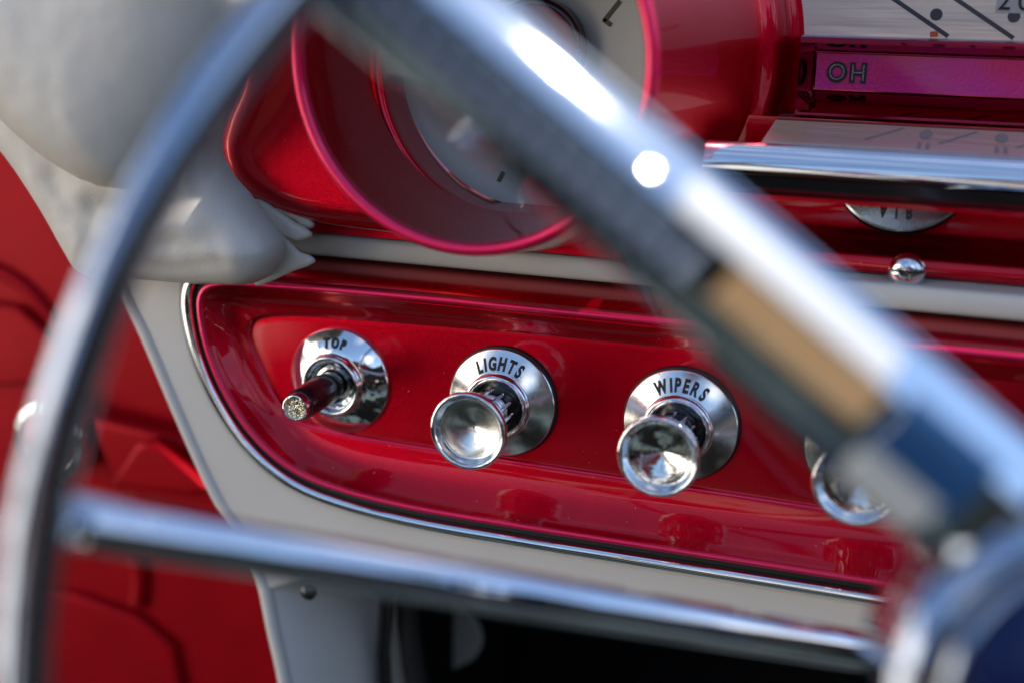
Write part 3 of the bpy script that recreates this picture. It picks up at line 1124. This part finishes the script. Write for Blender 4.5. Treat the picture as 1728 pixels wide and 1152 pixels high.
pillow('pad', xz(P1, -26), -25, 18, 22, VINYL, pad, 1.6, 3, creases, 0.5)
P2 = [(-80, 60), (-40, 150), (0, 206), (55, 258), (110, 296), (165, 322), (230, 318), (285, 250), (330, 180), (375, 80), (410, -40), (380, -140), (100, -160), (-60, -100)]
pillow('roll', xz(P2, -58), -50, 28, 36, VINYL, pad, 2.2, 12, None, 0.5)
P3 = [(418, 430), (430, 482), (452, 477), (492, 459), (520, 449), (531, 441), (522, 433), (505, 427), (488, 412), (470, 398), (445, 405)]
pillow('corner_flap', xz(P3, -17), -16.2, 0.9, 2, VINYL, pad, 1.2, 0.8, lambda x, zz, s: -0.010 * (x + 75) ** 2 if x > -75 else 0)
P4 = [(425, 338), (440, 372), (470, 396), (500, 408), (518, 403), (525, 398), (516, 388), (495, 376), (465, 356), (440, 340)]
pillow('upper_flap', xz(P4, -15), -14.2, 1.0, 2.5, VINYL, pad, 1.2, 0.8)
P5 = [(462, 352), (500, 376), (515, 388), (528, 382), (520, 370), (500, 358), (475, 350)]
pillow('torn_flap', xz(P5, -11), -10.4, 0.6, 2.0, VINYL, pad, 1.2, 1.0)
bm = bmesh.new()
c = xz([(466, 398), (474, 399), (490, 412), (514, 430), (508, 434), (492, 424)], -12)
me_pts = c
slab('dark_slot', me_pts, -14, 3, 0.4, BLACK, pad, 2)  # black strip stands in for the dark slot between the flaps

# ================================================================== DOOR / KICK PANEL (soft background at left)
door = thing('door_panel', 'red painted door panel with raised pressings behind the steering wheel rim', 'door', (0, 0, 0))
YD = 78
dp = xz([(-260, 100), (620, 100), (620, 1400), (-260, 1400)], YD)
slab('skin', dp, YD, 12, 2, RED_DOOR, door)


def ridge(pts, r, name, y=YD, mat=RED_DOOR, sq=1.0):
    bm = bmesh.new()
    q = spline([(*p, 0) for p in xz(pts, y)], 40)
    tube(bm, [(p[0], y, p[1]) for p in q], r, 12, True)
    return obj(name, bm, mat, door)


slab('armrest', xz([(150, 700), (330, 742), (540, 800), (560, 920), (200, 830)], YD - 12), YD - 14, 14, 4, RED_DOOR, door)
slab('bracket', xz([(232, 748), (262, 742), (350, 822), (330, 836), (190, 815)], YD - 24), YD - 26, 12, 3, RED_DOOR, door)
slab('upper_pressing', xz([(-120, 500), (20, 520), (100, 590), (60, 650), (-120, 660)], YD - 8), YD - 5, 5, 2.4, RED_DOOR, door)
slab('lower_pressing', xz([(-60, 985), (120, 1000), (230, 1040), (290, 1090), (310, 1180), (300, 1300), (-60, 1300)], YD - 5), YD - 5, 6, 2.9, RED_DOOR, door)
ridge([(236, 930), (240, 980), (236, 1018)], 5, 'bead')
ridge([(-60, 430), (40, 480), (110, 560)], 4, 'upper_bead')

crank = thing('window_crank', 'blurred chrome window crank boss on the red door panel', 'window crank', at(95, 735, YD - 10))
crm = Matrix.Identity(4)
bm = bmesh.new()
lathe(bm, [(20, -9), (20, 4), (18.5, 7), (15, 8), (14, 6), (13, 6)], 64, AX)
obj('boss_ring', bm, CHROME_SOFT, crank, 40)
bm = bmesh.new()
lathe(bm, [(13.2, 6), (10, 9), (0, 10)], 48, AX)
obj('boss_cap', bm, RED_DOOR, crank, 40)

# ================================================================== UNDER THE DASH
foot = bpy.data.objects.new('footwell', None)
COL.objects.link(foot)
foot['kind'] = 'structure'
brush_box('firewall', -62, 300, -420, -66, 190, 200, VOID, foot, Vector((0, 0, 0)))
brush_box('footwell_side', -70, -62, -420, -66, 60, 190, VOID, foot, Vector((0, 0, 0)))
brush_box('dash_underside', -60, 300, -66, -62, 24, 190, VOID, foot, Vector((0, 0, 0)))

brk = thing('pedal_bracket', 'pale rounded bracket plate in the dark under the dash', 'bracket', (0, 0, 0))
slab('plate', [tuple(p) for p in spline(xz([(690, 985), (740, 990), (790, 1030), (812, 1075), (800, 1110), (765, 1130), (735, 1150), (715, 1150), (705, 1100), (698, 1040)], 110), 60, True)], 110, 4, 1.5, DIM, brk)
cab = thing('cable', 'dark cable hanging down beside the cream dashboard leg', 'cable', (0, 0, 0))
bm = bmesh.new()
tube(bm, [at(655, 960, 20), at(650, 1040, 22), at(646, 1100, 26), at(652, 1230, 30)], 3.2, 12)
obj('sheath', bm, BLACK, cab)
bm = bmesh.new()
tube(bm, [at(685, 960, 30), at(690, 1050, 32), at(700, 1130, 34), at(725, 1230, 36)], 5.0, 12)
cab2 = obj('sheath', bm, RUBBER, cab)
scr = thing('screw', 'small dark screw head under the edge of the cream dashboard', 'screw', at(520, 998, -9))
bm = bmesh.new()
lathe(bm, [(0, 2.0), (2.2, 1.6), (3.4, 0.4), (3.4, -1)], 32, AX)
obj('screw_head', bm, BLACK, scr)

# ================================================================== STEERING WHEEL
DW = 241.0
HUB = CAM + ray(1822, 1186) * DW
whl = thing('steering_wheel', 'out of focus chrome steering wheel with a ribbed spoke and a navy blue hub', 'steering wheel', HUB)
wm = Matrix((CR, CU, -CF)).transposed().to_4x4()
wm.translation = HUB * MM
whl.matrix_world = wm
S = DW / FPX


def lp(px, py, h=0.0):
    return Vector(((px - 1822) * S, (1186 - py) * S, h))


bm = bmesh.new()
nr = 220
RW = 195.5
prev = None
tube(bm, [(RW * math.cos(2 * math.pi * i / nr), RW * math.sin(2 * math.pi * i / nr), 0) for i in range(nr + 1)], 5.3, 20, False, 1.0, (0, 0, 1))
bmesh.ops.remove_doubles(bm, verts=bm.verts[:], dist=1e-6)
obj('rim', bm, RIM_CHROME, whl)
# hub
bm = bmesh.new()
lathe(bm, [(33, -22), (35.5, -20), (36.4, -6), (36.6, 0), (36.0, 3.4), (34.2, 5.6), (31.5, 6.6), (29.4, 6.2), (28.9, 5.2)], 128)
obj('hub_ring', bm, RIM_CHROME, whl, 50)
bm = bmesh.new()
lathe(bm, [(29.2, 5.4), (28.6, 4.8), (28.0, 5.4)], 96)
obj('hub_seal', bm, BROWN, whl, 50)
bm = bmesh.new()
lathe(bm, [(28.2, 5.2), (27.6, 6.6), (26.6, 7.2), (25.2, 7.2), (24.6, 6.6)], 96)
obj('cap_ring', bm, RIM_CHROME, whl, 50)
bm = bmesh.new()
lathe(bm, [(24.8, 6.4), (23, 7.4), (16, 9.4), (8, 10.6), (0, 11.0)], 96)
obj('horn_cap', bm, NAVY, whl, 50)
bm = bmesh.new()
cdir = Vector((ray(1822, 1186).dot(CR), ray(1822, 1186).dot(CU), -1.0))
tube(bm, [cdir * 12, cdir * 160], 24, 40)
obj('column', bm, BLACK, whl)

# ribbed upper spoke
A0 = lp(1690, 858)
A1 = lp(590, -92)
dS = (A1 - A0).normalized()
eS = Vector((-dS.y, dS.x, 0))
if eS.y < 0:
    eS = -eS
nS = Vector((0, 0, 1))
LS = (A1 - A0).length


def sp(px, py):
    """distance along the spoke and offset across it for a photo pixel"""
    v = lp(px, py) - A0
    return v.dot(dS), v.dot(eS)


sec = [(12.6, -5), (13.0, -2.5), (12.8, -0.6), (11.9, 0.4), (2.4, 6.4), (1.6, 6.6), (0.6, 6.2), (-0.4, 5.2), (-6.0, 2.6), (-10.2, -0.2), (-12.4, -3.0), (-12.8, -6), (-10, -9), (8, -9)]
bm = bmesh.new()
section_sweep(bm, [(A0 + dS * (LS * i / 40) + nS * (4 * (1 - i / 40) - 1.5), eS, nS) for i in range(41)], sec)
obj('spoke', bm, SPOKE_CHROME, whl, 24)


def nlift(t):
    return 4 * (1 - t / LS) - 1.5


bm = bmesh.new()
t0, t1 = sp(1120, 500)[0], LS - 2
fr = []
nrib = int((t1 - t0) / 5.0)
for i in range(nrib * 6 + 1):
    t = t0 + (t1 - t0) * i / (nrib * 6)
    hgt = 2.0 * (0.5 + 0.5 * math.cos(2 * math.pi * i / 6))
    fr.append((A0 + dS * t + nS * (nlift(t) + hgt), eS, nS))
section_sweep(bm, fr, [(-0.6, 5.35), (-3.2, 4.25), (-6.2, 2.9), (-8.0, 1.7), (-8.4, 1.2), (-8.4, -1.0), (-0.6, 4.0)])
obj('ribbed_strip', bm, RIBBED, whl, 60)


def spoke_strip(name, ta, tb, sec, mat, lift=0.5):
    bm = bmesh.new()
    n = 24
    fr = []
    for i in range(n + 1):
        t = ta + (tb - ta) * i / n
        fr.append((A0 + dS * t + nS * (nlift(t) + lift), eS, nS))
    section_sweep(bm, fr, sec)
    return obj(name, bm, mat, whl, 30)


spoke_strip('white_reflection', sp(1500, 610)[0], sp(1150, 330)[0], [(8.6, 3.0), (2.6, 6.8), (1.6, 6.9), (1.6, 3), (8.6, 1)], WHITE_REFL)  # white reflection in the chrome, built as a solid strip
spoke_strip('tan_reflection', sp(1450, 690)[0], sp(1210, 480)[0], [(1.0, 6.1), (-0.4, 5.3), (-6.3, 2.6), (-6.3, 0), (1.0, 3)], TAN)  # solid tan strip in place of a reflection in the chrome
spoke_strip('dark_reflection', sp(1210, 480)[0], sp(1120, 400)[0], [(1.0, 6.1), (-0.4, 5.3), (-6.3, 2.6), (-6.3, 0), (1.0, 3)], BLACK)  # black strip paints the dark blotch among the reflections
spoke_strip('blue_reflection', sp(1640, 800)[0], sp(1470, 720)[0], [(4.2, 6.6), (-1, 6.9), (-9.0, 3.4), (-9.0, -2), (4.2, 2)], BLUE, 1.2)  # blue reflection near the hub, made into a solid block
bm = bmesh.new()
section_sweep(bm, [(A0 + dS * (LS * (-0.05 + 0.42 * i / 20)) + nS * nlift(LS * i / 40), eS, nS) for i in range(21)], [(-12.0, -3.4), (-14.6, -5.0), (-15.4, -8), (-14, -12), (-9, -12), (-9, -6)])
obj('spoke_shadow_band', bm, BLACK, whl)  # black strip paints the shadow band along the spoke's lower edge


def glint_dome(px, py, r, curv):  # chrome dome added on the facet to catch a round sun glint
    t_, e_ = sp(px, py)
    bm = bmesh.new()
    th = math.radians(32.3)
    nn_ = nS * math.cos(th) + eS * math.sin(th)
    M = Matrix.Translation((A0 + dS * t_ + eS * e_ + nS * (nlift(t_) + 6.4 - 0.632 * (e_ - 2.4) - 0.2)) * MM) @ nn_.to_track_quat('Z', 'Y').to_matrix().to_4x4()
    lathe(bm, [(r, -0.8)] + [(r * (1 - k / 8), curv * (math.cos(math.asin(r * (1 - k / 8) / curv)) - math.cos(math.asin(r / curv)))) for k in range(9)], 40, M)
    obj('glint_dome', bm, CHROME_SOFT, whl, 60)


glint_dome(1098, 300, 3.0, 11.0)
glint_dome(1300, 470, 2.6, 6.0)
spoke_strip('pale_strip', sp(1560, 850)[0], sp(1440, 770)[0], [(-7.8, 4.8), (-12.6, 2.4), (-15.2, -1), (-13, -6), (-7.8, -4)], GREYP, 1.0)  # pale block along the spoke's lower edge near the hub

# lower horn bar
B0 = CAM + ray(80, 871) * 270
B1 = CAM + ray(1560, 1117) * 378
iw = wm.inverted()
b0 = iw @ (B0 * MM) / MM
b1 = iw @ (B1 * MM) / MM
bm = bmesh.new()
pts = [lp(58, 890, -2), b0 + (b0 - b1).normalized() * -2] + [b0 + (b1 - b0) * (i / 30) for i in range(1, 31)]
tube(bm, pts, 5.9, 28, True)
obj('horn_bar', bm, BAR_CHROME, whl, 50)
